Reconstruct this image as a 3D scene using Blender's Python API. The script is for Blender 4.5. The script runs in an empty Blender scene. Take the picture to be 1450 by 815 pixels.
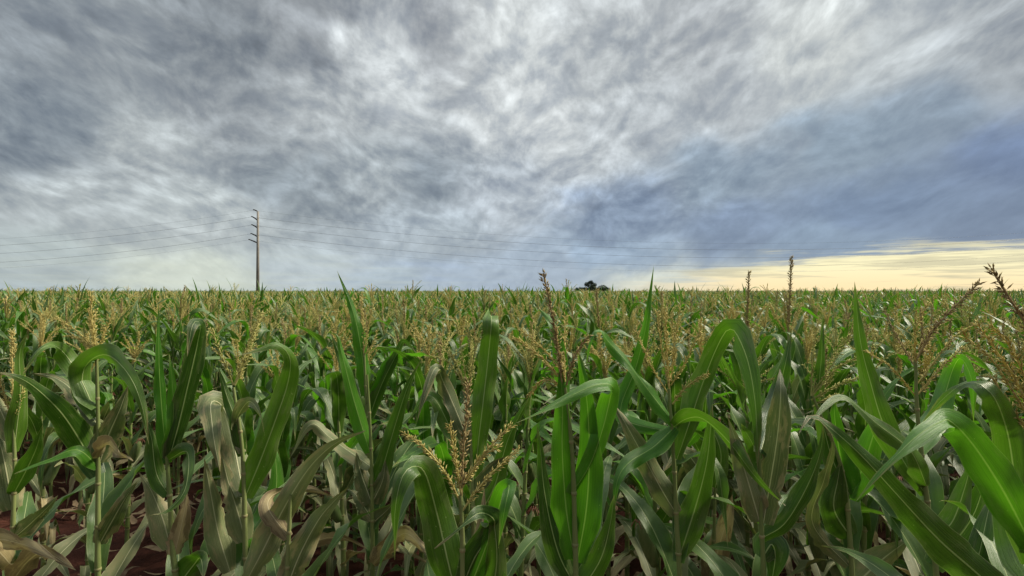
import bpy, math, random
import numpy as np

R = math.radians
S = bpy.context.scene
COL = S.collection
rng = random.Random(11)

# ------------------------------------------------------------------ camera
EYE = 1.75                       # camera height above the soil
F = 780.0                        # focal length in photo pixels (photo 1450 x 815)
HX, HY = 725.0, 412.0            # where the horizon and the middle of the photo lie
cam = bpy.data.objects.new('camera', bpy.data.cameras.new('camera'))
COL.objects.link(cam)
cam.location = (0, 0, EYE)
cam.rotation_euler = (R(90.33), 0, 0)
cam.data.sensor_width = 36
cam.data.lens = F / 1450 * 36
cam.data.clip_start = 0.05
cam.data.clip_end = 9000
S.camera = cam

def P(px, py, d):
    """world point seen at photo pixel (px, py), d metres in front of the camera"""
    return np.array([(px - HX) / F * d, d, EYE - (py - HY) / F * d])

# ------------------------------------------------------------------ exposure
S.view_settings.view_transform = 'Standard'
S.view_settings.look = 'None'
S.view_settings.gamma = 1
S.view_settings.exposure = 1.74
S.view_settings.use_curve_mapping = False
S.cycles.max_bounces = 6
S.cycles.diffuse_bounces = 2
S.cycles.glossy_bounces = 2
S.cycles.transmission_bounces = 4
S.cycles.transparent_max_bounces = 4
S.cycles.sample_clamp_indirect = 4

# ------------------------------------------------------------------ sun, low behind the cloud on the right
SUN_EL, SUN_AZ = 44.0, 72.0      # degrees; azimuth to the right of straight ahead
sun = bpy.data.objects.new('sun', bpy.data.lights.new('sun', 'SUN'))
COL.objects.link(sun)
sun.data.energy = 1.5
sun.data.angle = R(12)
sun.data.color = (1.0, 0.91, 0.74)
sun.rotation_euler = (R(90 - SUN_EL), 0, R(180 - SUN_AZ))

# ------------------------------------------------------------------ world: overcast sky
world = bpy.data.worlds.new('World')
S.world = world
world.use_nodes = True
nt = world.node_tree
for n in list(nt.nodes):
    nt.nodes.remove(n)
try:
    world.cycles.sampling_method = 'MANUAL'
    world.cycles.sample_map_resolution = 512
except Exception:
    pass

class NB:
    """small helper that writes shader nodes as expressions"""
    def __init__(s, nt): s.nt = nt
    def n(s, t, **k):
        o = s.nt.nodes.new(t)
        for a, b in k.items(): setattr(o, a, b)
        return o
    def link(s, v, sock):
        if isinstance(v, bpy.types.NodeSocket): s.nt.links.new(v, sock)
        elif v is not None: sock.default_value = v
    def m(s, op, a, b=None, c=None, clamp=False):
        o = s.n('ShaderNodeMath', operation=op, use_clamp=clamp)
        for i, v in enumerate((a, b, c)): s.link(v, o.inputs[i])
        return o.outputs[0]
    def vm(s, op, a, b=None, sc=None):
        o = s.n('ShaderNodeVectorMath', operation=op)
        s.link(a, o.inputs[0])
        if b is not None: s.link(b, o.inputs[1])
        if sc is not None: s.link(sc, o.inputs['Scale'])
        return o.outputs['Value'] if op in ('DOT_PRODUCT', 'LENGTH', 'DISTANCE') else o.outputs[0]
    def comb(s, x, y, z=0.0):
        o = s.n('ShaderNodeCombineXYZ')
        for i, v in enumerate((x, y, z)): s.link(v, o.inputs[i])
        return o.outputs[0]
    def sep(s, v):
        o = s.n('ShaderNodeSeparateXYZ'); s.link(v, o.inputs[0]); return o.outputs
    def noise(s, v, scale, detail=6.0, rough=0.55, dist=0.0, lac=2.0):
        o = s.n('ShaderNodeTexNoise')
        s.link(v, o.inputs['Vector'])
        o.inputs['Scale'].default_value = scale
        o.inputs['Detail'].default_value = detail
        o.inputs['Roughness'].default_value = rough
        o.inputs['Lacunarity'].default_value = lac
        o.inputs['Distortion'].default_value = dist
        return o.outputs[0]
    def ramp(s, f, stops, interp='LINEAR'):
        o = s.n('ShaderNodeValToRGB'); s.link(f, o.inputs[0])
        o.color_ramp.interpolation = interp
        e = o.color_ramp.elements
        while len(e) < len(stops): e.new(0.5)
        for el, (p, c) in zip(e, stops):
            el.position = p
            el.color = (c, c, c, 1) if isinstance(c, (int, float)) else (*c, 1)
        return o.outputs[0]
    def mix(s, f, a, b, bt='MIX'):
        o = s.n('ShaderNodeMix', data_type='RGBA', blend_type=bt)
        s.link(f, o.inputs['Factor'])
        for v, k in ((a, 6), (b, 7)):
            if isinstance(v, tuple) and len(v) == 3: v = (*v, 1)
            s.link(v, o.inputs[k])
        return o.outputs[2]
    def smooth(s, v, a, b):
        o = s.n('ShaderNodeMapRange', interpolation_type='SMOOTHSTEP')
        s.link(v, o.inputs[0]); o.inputs[1].default_value = a; o.inputs[2].default_value = b
        return o.outputs[0]

def lin(c):
    return tuple((x / 255 / 12.92) if x / 255 <= 0.04045 else ((x / 255 + 0.055) / 1.055) ** 2.4 for x in c)

W = NB(nt)
tc = W.n('ShaderNodeTexCoord')
D = W.vm('NORMALIZE', tc.outputs['Generated'])
dx, dy, dz = W.sep(D)
az = W.m('ARCTAN2', dx, dy)
el = W.m('ARCSINE', dz)

# cloud sheet seen in perspective: coordinates on a layer overhead
zz = W.m('ADD', W.m('MAXIMUM', dz, 0.0), 0.34)
cx = W.m('DIVIDE', dx, zz)
cy = W.m('DIVIDE', dy, zz)
lay = W.comb(cx, W.m('MULTIPLY', cy, 0.62), 0.0)
zs = W.m('ADD', W.m('MAXIMUM', dz, 0.0), 0.22)
lays = W.comb(W.m('MULTIPLY', W.m('DIVIDE', dx, zs), 0.9), W.m('MULTIPLY', W.m('DIVIDE', dy, zs), 0.42), 4.0)
warp = W.n('ShaderNodeTexNoise'); W.link(lay, warp.inputs['Vector']); warp.inputs['Scale'].default_value = 2.2; warp.inputs['Detail'].default_value = 1
wv = W.vm('SCALE', W.vm('SUBTRACT', warp.outputs['Color'], (0.5, 0.5, 0.5)), sc=0.42)
layw = W.vm('ADD', lay, wv)
ec = W.m('ADD', W.m('MAXIMUM', el, 0.0), 0.36)
ang = W.comb(W.m('DIVIDE', az, W.m('ADD', W.m('MULTIPLY', W.m('MAXIMUM', el, 0.0), 0.55), 0.42)), W.m('MULTIPLY', W.m('LOGARITHM', ec, math.e), 1.35), 0.0)
wn2 = W.n('ShaderNodeTexNoise'); W.link(ang, wn2.inputs['Vector']); wn2.inputs['Scale'].default_value = 3.0; wn2.inputs['Detail'].default_value = 1
angw = W.vm('ADD', ang, W.vm('SCALE', W.vm('SUBTRACT', wn2.outputs['Color'], (0.5, 0.5, 0.5)), sc=0.16))
n_big = W.noise(W.vm('ADD', layw, (3.1, 7.7, 0)), 1.3, 3, 0.5)
n_mid = W.noise(W.vm('ADD', layw, (11.3, 2.2, 0)), 5.2, 9, 0.56)
n_str = W.noise(W.vm('ADD', lays, W.vm('SCALE', wv, sc=0.6)), 4.2, 9, 0.58)
# rounded puffs: folded noise gives bright lumps with darker seams
def puffs(off, sc):
    a = W.noise(W.vm('ADD', angw, off), sc, 8, 0.52)
    return W.m('MULTIPLY', W.m('ABSOLUTE', W.m('SUBTRACT', a, 0.5)), 5.0, clamp=True)
n_puf = puffs((5.3, 1.2, 2.0), 5.6)
n_fin = W.noise(W.vm('ADD', angw, (1.3, 8.2, 5)), 10.5, 9, 0.58)

# the lumps are lit from above and grey below: the noise against itself a little lower down
n_low = W.noise(W.vm('ADD', W.vm('ADD', angw, (0.006, -0.032, 0.0)), (1.3, 8.2, 5)), 10.5, 9, 0.58)
emb = W.m('SUBTRACT', n_fin, n_low)
n_c1 = W.noise(W.vm('ADD', angw, (4.4, 2.2, 1)), 4.2, 8, 0.51)
n_c2 = W.noise(W.vm('ADD', W.vm('ADD', angw, (0.012, -0.07, 0.0)), (4.4, 2.2, 1)), 4.2, 8, 0.51)
emb2 = W.m('SUBTRACT', n_c1, n_c2)

# broad patches of the cloud deck, each a direction (azimuth, elevation) with its own tone
sky_pts = [
    (0, 10, 116, 121, 128), (140, 70, 126, 130, 135), (300, 60, 112, 116, 122), (60, 180, 112, 119, 128),
    (210, 190, 150, 153, 155), (330, 150, 128, 131, 136), (150, 280, 165, 169, 172), (280, 300, 172, 176, 178),
    (60, 380, 166, 174, 177), (250, 390, 196, 200, 188), (440, 380, 176, 184, 190), (440, 30, 128, 130, 135),
    (450, 160, 158, 160, 163), (420, 255, 124, 131, 139), (540, 100, 184, 185, 187), (520, 240, 150, 155, 160),
    (620, 250, 122, 130, 140), (590, 330, 160, 168, 178), (620, 390, 152, 166, 188), (630, 40, 140, 141, 146),
    (700, 60, 188, 188, 188), (760, 160, 186, 186, 187), (720, 270, 158, 163, 172), (760, 380, 154, 167, 186),
    (850, 80, 166, 167, 169), (900, 180, 165, 167, 171), (880, 310, 128, 138, 163), (860, 360, 148, 160, 184),
    (1000, 60, 156, 157, 160), (1060, 130, 160, 162, 166), (1010, 240, 136, 145, 163), (1060, 310, 120, 131, 158),
    (1160, 70, 182, 182, 180), (1200, 190, 132, 142, 160), (1240, 290, 112, 125, 154), (1300, 60, 166, 168, 170),
    (1330, 160, 128, 137, 155), (1430, 60, 142, 145, 150), (1430, 220, 104, 117, 150), (1420, 310, 112, 124, 152),
    (1170, 345, 130, 143, 168), (940, 398, 186, 188, 178), (560, 408, 162, 175, 190), (60, 410, 165, 175, 180),
]
acc = None; wsum = None
def to_ae(px, py):
    a = math.atan2(px - HX, F)
    return a, math.atan2(HY - py, math.hypot(px - HX, F))
# a little warping of the sample direction keeps the patches from looking like soft dots
waz = W.m('ADD', az, W.m('MULTIPLY', W.m('SUBTRACT', n_c1, 0.5), 0.22))
wel = W.m('ADD', el, W.m('MULTIPLY', W.m('SUBTRACT', n_c2, 0.5), 0.10))
for (px, py, r, g, b) in sky_pts:
    a0, e0 = to_ae(px, py)
    sa = 0.105; se = 0.030 + 0.075 * max(e0, 0.0) / 0.45
    qa = W.m('MULTIPLY', W.m('SUBTRACT', waz, a0), 1 / sa)
    qe = W.m('MULTIPLY', W.m('SUBTRACT', wel, e0), 1 / se)
    q = W.m('ADD', W.m('MULTIPLY', qa, qa), W.m('MULTIPLY', qe, qe))
    w = W.m('DIVIDE', 1.0, W.m('ADD', W.m('POWER', W.m('ADD', q, 0.25), 2.2), 0.0))
    lf = 7 if px < 360 and py < 230 else (-9 if px < 800 and py > 270 else 0)
    r += lf; g += lf; b += lf
    m_ = (r + g + b) / 3; k_ = 0.78
    if b - r > 20 and px > 800: k_ = 0.98; r, g, b, m_ = r * .93, g * .95, b * .93, m_ * .94
    c = W.vm('SCALE', lin(tuple(m_ + (q_ - m_) * k_ for q_ in (r, g, b))), sc=w)
    acc = c if acc is None else W.vm('ADD', acc, c)
    wsum = w if wsum is None else W.m('ADD', wsum, w)
deck = W.vm('SCALE', acc, sc=W.m('DIVIDE', 1.24, wsum))

# billows: light and dark structure of the deck, finer and softer near the horizon
hi = W.smooth(el, 0.01, 0.17)
side = W.smooth(W.m('ABSOLUTE', W.m('SUBTRACT', az, 0.02)), 0.10, 0.55)
base_n = W.m('ADD', W.m('MULTIPLY', n_c1, 0.60), W.m('ADD', W.m('MULTIPLY', n_mid, 0.18), W.m('MULTIPLY', n_str, 0.22)))
detail = W.m('ADD', W.m('MULTIPLY', W.m('SUBTRACT', base_n, 0.5), 2.0), W.m('MULTIPLY', W.m('SUBTRACT', W.smooth(n_fin, 0.34, 0.66), 0.5), 0.75))
detail = W.m('ADD', detail, W.m('ADD', W.m('MULTIPLY', emb, 3.4), W.m('MULTIPLY', emb2, 3.4)))
detail = W.m('ADD', detail, W.m('MULTIPLY', W.m('SUBTRACT', n_puf, 0.38), W.m('SUBTRACT', 0.75, W.m('MULTIPLY', side, 0.5))))
detail = W.m('MULTIPLY', detail, W.m('ADD', W.m('MULTIPLY', hi, 0.31), 0.13))
calm = W.m('MULTIPLY', W.smooth(az, 0.15, 0.55), W.smooth(el, 0.42, 0.18))
detail = W.m('MULTIPLY', detail, W.m('SUBTRACT', 1.0, W.m('MULTIPLY', calm, 0.5)))
gain = W.m('POWER', 2.0, detail)
deck = W.vm('SCALE', deck, sc=gain)
# thin bluish tint in the dark hollows
deck = W.mix(W.smooth(detail, 0.05, -0.5), deck, W.mix(1.0, deck, (0.96, 0.99, 1.05), 'MULTIPLY'))

# clear evening strip under the edge of the deck on the right
streak_v = W.comb(W.m('MULTIPLY', az, 5.0), W.m('MULTIPLY', el, 90.0), 1.7)
streak = W.noise(streak_v, 1.0, 5, 0.6)
azs = W.smooth(az, 0.06, 0.68)
lim = W.m('ADD', W.m('MULTIPLY', azs, 0.054), 0.012)
lim = W.m('ADD', lim, W.m('MULTIPLY', W.m('SUBTRACT', n_mid, 0.5), 0.02))
strip = W.smooth(W.m('SUBTRACT', W.m('ADD', lim, W.m('MULTIPLY', W.m('SUBTRACT', streak, 0.5), 0.085)), el), -0.010, 0.014)
strip = W.m('MULTIPLY', strip, W.smooth(az, 0.12, 0.46))
glow = W.mix(W.smooth(el, 0.0, 0.045), (1.02, 0.77, 0.45), (0.98, 0.86, 0.54))
glow = W.mix(W.m('MULTIPLY', W.smooth(streak, 0.47, 0.62), 0.72), glow, lin((196, 186, 158)))
deck = W.mix(strip, deck, glow)
# paler haze low on the left
lowl = W.m('MULTIPLY', W.smooth(el, 0.10, 0.0), W.m('MULTIPLY', W.smooth(az, 0.10, -0.30), 0.35))
deck = W.mix(W.m('MULTIPLY', lowl, W.smooth(streak, 0.35, 0.7)), deck, lin((205, 207, 190)))
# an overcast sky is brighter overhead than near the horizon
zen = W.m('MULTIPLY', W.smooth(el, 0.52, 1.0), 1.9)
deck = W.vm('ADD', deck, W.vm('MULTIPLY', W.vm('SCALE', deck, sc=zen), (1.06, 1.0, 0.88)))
# added dimming of the unseen sky behind the viewer, to deepen leaf contrast
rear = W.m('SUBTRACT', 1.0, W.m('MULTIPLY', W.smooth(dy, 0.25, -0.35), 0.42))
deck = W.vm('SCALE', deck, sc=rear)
deck = W.vm('MULTIPLY', deck, (0.314, 0.331, 0.328))

sky = W.n('ShaderNodeTexSky', sky_type='NISHITA')
sky.sun_disc = False
sky.sun_elevation = R(SUN_EL)
sky.sun_rotation = R(SUN_AZ)
sky.air_density = 1.0; sky.dust_density = 2.0
bg1 = W.n('ShaderNodeBackground'); W.link(sky.outputs[0], bg1.inputs[0]); bg1.inputs[1].default_value = 0.05
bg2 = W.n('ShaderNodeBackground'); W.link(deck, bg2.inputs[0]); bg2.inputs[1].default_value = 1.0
ms = W.n('ShaderNodeMixShader')
W.link(0.96, ms.inputs[0])
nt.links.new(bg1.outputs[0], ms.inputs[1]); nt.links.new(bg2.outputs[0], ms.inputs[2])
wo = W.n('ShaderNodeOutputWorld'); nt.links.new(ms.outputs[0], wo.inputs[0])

# ------------------------------------------------------------------ materials
def new_mat(name):
    m = bpy.data.materials.new(name); m.use_nodes = True
    t = m.node_tree
    for n in list(t.nodes): t.nodes.remove(n)
    return m, NB(t)

def leaf_material(name, c_dark, c_light, c_under, c_rib, trans_c, trans, rough, blotch=None, vivid=0.5):
    m, B = new_mat(name)
    uv = B.n('ShaderNodeUVMap'); uv.uv_map = 'UVMap'
    u, v, _ = B.sep(uv.outputs[0])
    oi = B.n('ShaderNodeObjectInfo'); geo = B.n('ShaderNodeNewGeometry')
    rnd = B.m('FRACT', B.m('ADD', oi.outputs['Random'], geo.outputs['Random Per Island']))
    s = B.m('ABSOLUTE', B.m('SUBTRACT', u, 0.5))
    pos = B.comb(B.m('MULTIPLY', u, 1.2), B.m('MULTIPLY', v, 3.0), B.m('MULTIPLY', rnd, 37.0))
    blot = B.noise(pos, 3.2, 4, 0.6)
    veins = B.noise(B.comb(B.m('MULTIPLY', u, 34.0), B.m('MULTIPLY', v, 0.8), B.m('MULTIPLY', rnd, 9.0)), 1.0, 3, 0.65)
    f = B.m('ADD', B.m('MULTIPLY', B.m('SUBTRACT', blot, 0.5), 1.3), B.m('ADD', B.m('MULTIPLY', B.m('SUBTRACT', veins, 0.5), 1.9), B.m('MULTIPLY', rnd, 0.9)))
    col = B.mix(B.m('ADD', f, 0.05, clamp=True), c_dark, c_light)
    if blotch:
        k = B.noise(B.comb(B.m('MULTIPLY', u, 3.0), B.m('MULTIPLY', v, 9.0), B.m('MULTIPLY', rnd, 17.0)), 1.0, 6, 0.68)
        k = B.smooth(B.m('ADD', k, B.m('MULTIPLY', s, 0.35)), blotch[1], blotch[1] + 0.12)
        col = B.mix(B.m('MULTIPLY', k, blotch[2]), col, blotch[0])
    col = B.mix(B.m('MULTIPLY', geo.outputs['Backfacing'], 0.65), col, c_under)
    sp = B.noise(B.comb(B.m('MULTIPLY', u, 8.0), B.m('MULTIPLY', v, 85.0), B.m('MULTIPLY', rnd, 23.0)), 1.3, 2, 0.5)
    col = B.mix(B.m('MULTIPLY', B.smooth(sp, 0.71, 0.78), 0.55), col, c_rib)
    at = B.n('ShaderNodeAttribute', attribute_name='along')
    tipb = B.m('ADD', at.outputs['Fac'], B.m('ADD', B.m('MULTIPLY', B.m('SUBTRACT', blot, 0.5), 0.30), B.m('MULTIPLY', s, 0.16)))
    col = B.mix(B.m('MULTIPLY', B.smooth(tipb, 0.93, 1.02), 0.75), col, (0.30, 0.23, 0.11))
    rib = B.smooth(s, 0.030, 0.012)
    col = B.mix(B.m('MULTIPLY', B.smooth(s, 0.470, 0.497), 0.45), col, c_rib)
    col = B.mix(B.m('MULTIPLY', rib, 0.85), col, c_rib)
    p = B.n('ShaderNodeBsdfPrincipled')
    B.link(col, p.inputs['Base Color'])
    B.link(B.m('ADD', B.m('MULTIPLY', blot, 0.22), rough - 0.1), p.inputs['Roughness'])
    p.inputs['Specular IOR Level'].default_value = 0.52
    bump = B.n('ShaderNodeBump'); bump.inputs['Strength'].default_value = 0.5; bump.inputs['Distance'].default_value = 0.003
    hgt = B.m('ADD', B.m('MULTIPLY', veins, 1.0), B.m('MULTIPLY', rib, 0.8))
    B.link(hgt, bump.inputs['Height']); B.nt.links.new(bump.outputs[0], p.inputs['Normal'])
    tr = B.n('ShaderNodeBsdfTranslucent'); B.link(B.mix(0.6, B.mix(1.0, col, (1.6, 2.0, 0.9), 'MULTIPLY'), trans_c), tr.inputs[0])
    mx = B.n('ShaderNodeMixShader'); B.link(trans, mx.inputs[0])
    B.nt.links.new(p.outputs[0], mx.inputs[1]); B.nt.links.new(tr.outputs[0], mx.inputs[2])
    o = B.n('ShaderNodeOutputMaterial'); B.nt.links.new(mx.outputs[0], o.inputs[0])
    return m

def plain_material(name, ca, cb, scale, rough, spec=0.3, bump=0.3, stretch=(1, 1, 1), tr=0.0, dist=0.01, rnd_amt=0.5):
    m, B = new_mat(name)
    t = B.n('ShaderNodeTexCoord'); oi = B.n('ShaderNodeObjectInfo'); geo = B.n('ShaderNodeNewGeometry')
    v = B.vm('MULTIPLY', t.outputs['Object'], stretch)
    n = B.noise(v, scale, 6, 0.62)
    r = B.m('FRACT', B.m('ADD', oi.outputs['Random'], geo.outputs['Random Per Island']))
    f = B.m('ADD', B.m('MULTIPLY', B.m('SUBTRACT', n, 0.5), 2.2), B.m('ADD', 0.5, B.m('MULTIPLY', B.m('SUBTRACT', r, 0.5), rnd_amt)), clamp=True)
    p = B.n('ShaderNodeBsdfPrincipled')
    c = B.mix(f, ca, cb)
    B.link(c, p.inputs['Base Color']); p.inputs['Roughness'].default_value = rough
    p.inputs['Specular IOR Level'].default_value = spec
    if bump:
        b = B.n('ShaderNodeBump'); b.inputs['Strength'].default_value = bump; b.inputs['Distance'].default_value = dist
        B.link(n, b.inputs['Height']); B.nt.links.new(b.outputs[0], p.inputs['Normal'])
    o = B.n('ShaderNodeOutputMaterial')
    if tr:
        q = B.n('ShaderNodeBsdfTranslucent'); B.link(c, q.inputs[0])
        mx = B.n('ShaderNodeMixShader'); B.link(tr, mx.inputs[0])
        B.nt.links.new(p.outputs[0], mx.inputs[1]); B.nt.links.new(q.outputs[0], mx.inputs[2]); B.nt.links.new(mx.outputs[0], o.inputs[0])
    else:
        B.nt.links.new(p.outputs[0], o.inputs[0])
    return m

M = {}
M['green'] = leaf_material('green_leaf', (0.017, 0.052, 0.005), (0.098, 0.195, 0.020), (0.080, 0.145, 0.040), (0.42, 0.50, 0.22), (0.12, 0.34, 0.010), 0.24, 0.40, ((0.17, 0.19, 0.085), 0.60, 0.40))
M['vivid'] = leaf_material('bright_leaf', (0.026, 0.110, 0.006), (0.088, 0.250, 0.016), (0.10, 0.21, 0.040), (0.32, 0.48, 0.13), (0.15, 0.48, 0.010), 0.32, 0.38, ((0.18, 0.24, 0.08), 0.64, 0.35))
M['dusty'] = leaf_material('dusty_leaf', (0.070, 0.100, 0.034), (0.235, 0.260, 0.115), (0.17, 0.185, 0.085), (0.58, 0.57, 0.34), (0.15, 0.25, 0.04), 0.16, 0.54, ((0.36, 0.295, 0.155), 0.60, 0.7))
M['dry'] = leaf_material('dry_leaf', (0.18, 0.145, 0.070), (0.48, 0.39, 0.20), (0.33, 0.28, 0.15), (0.58, 0.50, 0.30), (0.30, 0.24, 0.10), 0.16, 0.68, ((0.12, 0.08, 0.04), 0.56, 0.75))
M['stalk'] = plain_material('stalk', (0.11, 0.17, 0.04), (0.26, 0.30, 0.11), 9, 0.5, 0.4, 0.2, (1, 1, 0.25))
M['node'] = plain_material('stalk_node', (0.20, 0.22, 0.09), (0.34, 0.30, 0.14), 30, 0.6)
M['tassel'] = plain_material('tassel', (0.54, 0.45, 0.14), (0.80, 0.70, 0.30), 60, 0.7, 0.2, 0.0, tr=0.35)
M['green_tassel'] = plain_material('green_tassel', (0.42, 0.43, 0.13), (0.68, 0.63, 0.25), 60, 0.7, 0.2, 0.0, tr=0.3)
M['brown_tassel'] = plain_material('brown_tassel', (0.20, 0.14, 0.055), (0.50, 0.40, 0.19), 70, 0.8, 0.2, 0.0)
M['husk'] = plain_material('husk', (0.10, 0.17, 0.05), (0.22, 0.26, 0.11), 25, 0.5, 0.3, 0.3, (3, 3, 0.4))
M['silk'] = plain_material('silk', (0.16, 0.05, 0.03), (0.32, 0.14, 0.09), 80, 0.6)
M['concrete'] = plain_material('concrete', (0.20, 0.19, 0.17), (0.36, 0.34, 0.31), 3, 0.85, 0.2, 0.3, (1, 1, 0.3))
M['steel'] = plain_material('arm_steel', (0.045, 0.042, 0.04), (0.09, 0.085, 0.08), 6, 0.6)
M['insulator'] = plain_material('insulator', (0.10, 0.07, 0.06), (0.16, 0.12, 0.10), 6, 0.3)
M['wire'] = plain_material('wire', (0.06, 0.062, 0.068), (0.10, 0.10, 0.11), 1, 0.5, 0.4, 0)
M['bark'] = plain_material('bark', (0.05, 0.036, 0.025), (0.11, 0.085, 0.06), 2, 0.9)
M['foliage'] = plain_material('foliage', (0.012, 0.028, 0.010), (0.035, 0.065, 0.020), 0.8, 0.6, 0.2, 0)
M['litter'] = plain_material('litter', (0.13, 0.08, 0.05), (0.34, 0.25, 0.15), 20, 0.8, 0.2, 0)

def soil_material():
    m, B = new_mat('red_soil')
    g = B.n('ShaderNodeNewGeometry')
    p0 = g.outputs['Position']
    a = B.noise(p0, 1.1, 5, 0.6); b = B.noise(p0, 9, 8, 0.66); c = B.noise(p0, 60, 4, 0.7)
    f = B.m('ADD', B.m('MULTIPLY', a, 0.5), B.m('ADD', B.m('MULTIPLY', b, 0.5), -0.02), clamp=True)
    col = B.ramp(f, [(0.30, (0.020, 0.007, 0.005)), (0.48, (0.055, 0.018, 0.012)), (0.60, (0.105, 0.038, 0.024)), (0.72, (0.17, 0.085, 0.055))])
    p = B.n('ShaderNodeBsdfPrincipled'); B.link(col, p.inputs['Base Color']); p.inputs['Roughness'].default_value = 0.92
    p.inputs['Specular IOR Level'].default_value = 0.15
    bu = B.n('ShaderNodeBump'); bu.inputs['Strength'].default_value = 0.8; bu.inputs['Distance'].default_value = 0.03
    B.link(B.m('ADD', b, B.m('MULTIPLY', c, 0.3)), bu.inputs['Height']); B.nt.links.new(bu.outputs[0], p.inputs['Normal'])
    o = B.n('ShaderNodeOutputMaterial'); B.nt.links.new(p.outputs[0], o.inputs[0])
    return m
M['soil'] = soil_material()

# ------------------------------------------------------------------ mesh helpers
class Geo:
    def __init__(s):
        s.v = []; s.f = []; s.uv = []; s.m = []; s.nv = 0; s.mats = []
    def mi(s, name):
        if name not in s.mats: s.mats.append(name)
        return s.mats.index(name)
    def add(s, verts, faces, uvs, mat):
        k = s.mi(mat)
        verts = np.asarray(verts, float)
        s.v.append(verts)
        uvs = np.zeros((len(verts), 3)) if uvs is None else np.asarray(uvs, float)
        if uvs.shape[1] == 2: uvs = np.hstack([uvs, np.zeros((len(uvs), 1))])
        s.uv.append(uvs)
        s.f.extend([tuple(i + s.nv for i in f) for f in faces])
        s.m.extend([k] * len(faces))
        s.nv += len(verts)
    def merge(s, o):
        off = s.nv
        for a, b in zip(o.v, o.uv): s.v.append(a); s.uv.append(b); s.nv += len(a)
        s.f.extend([tuple(i + off for i in f) for f in o.f])
        mp = [s.mi(x) for x in o.mats]
        s.m.extend([mp[i] for i in o.m])
    def mesh(s, name, smooth=True):
        me = bpy.data.meshes.new(name)
        V = np.concatenate(s.v); UV = np.concatenate(s.uv)
        me.from_pydata(V.tolist(), [], s.f)
        uvl = me.uv_layers.new(name='UVMap')
        li = np.empty(len(me.loops), np.int32); me.loops.foreach_get('vertex_index', li)
        uvl.data.foreach_set('uv', UV[li][:, :2].astype(np.float32).ravel())
        al = me.attributes.new('along', 'FLOAT', 'POINT'); al.data.foreach_set('value', UV[:, 2].astype(np.float32))
        for x in s.mats: me.materials.append(M[x])
        me.polygons.foreach_set('material_index', np.array(s.m, np.int32))
        if smooth: me.polygons.foreach_set('use_smooth', np.ones(len(s.f), bool))
        me.update()
        return me

def link(name, data, parent=None, loc=None):
    o = bpy.data.objects.new(name, data); COL.objects.link(o)
    if loc is not None: o.location = loc
    if parent is not None: o.parent = parent
    return o

def tag(o, label=None, cat=None, group=None, kind=None):
    if label: o['label'] = label
    if cat: o['category'] = cat
    if group: o['group'] = group
    if kind: o['kind'] = kind
    return o

def norm(a):
    return a / np.maximum(np.linalg.norm(a, axis=-1, keepdims=True), 1e-9)

def spline(pts, n):
    """Catmull-Rom through pts, resampled to n points of even spacing"""
    p = np.asarray(pts, float)
    if len(p) == 2:
        t = np.linspace(0, 1, n)[:, None]; return p[0] * (1 - t) + p[1] * t
    q = np.vstack([2 * p[0] - p[1], p, 2 * p[-1] - p[-2]])
    out = []
    for i in range(1, len(q) - 2):
        t = np.linspace(0, 1, 14, endpoint=False)[:, None]
        a, b, c, d = q[i - 1], q[i], q[i + 1], q[i + 2]
        out.append(0.5 * ((2 * b) + (-a + c) * t + (2 * a - 5 * b + 4 * c - d) * t ** 2 + (-a + 3 * b - 3 * c + d) * t ** 3))
    out.append(p[-1:])
    o = np.vstack(out)
    L = np.concatenate([[0], np.cumsum(np.linalg.norm(np.diff(o[:, :3], axis=0), axis=1))])
    s = np.linspace(0, L[-1], n)
    return np.stack([np.interp(s, L, o[:, k]) for k in range(o.shape[1])], 1)

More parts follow.
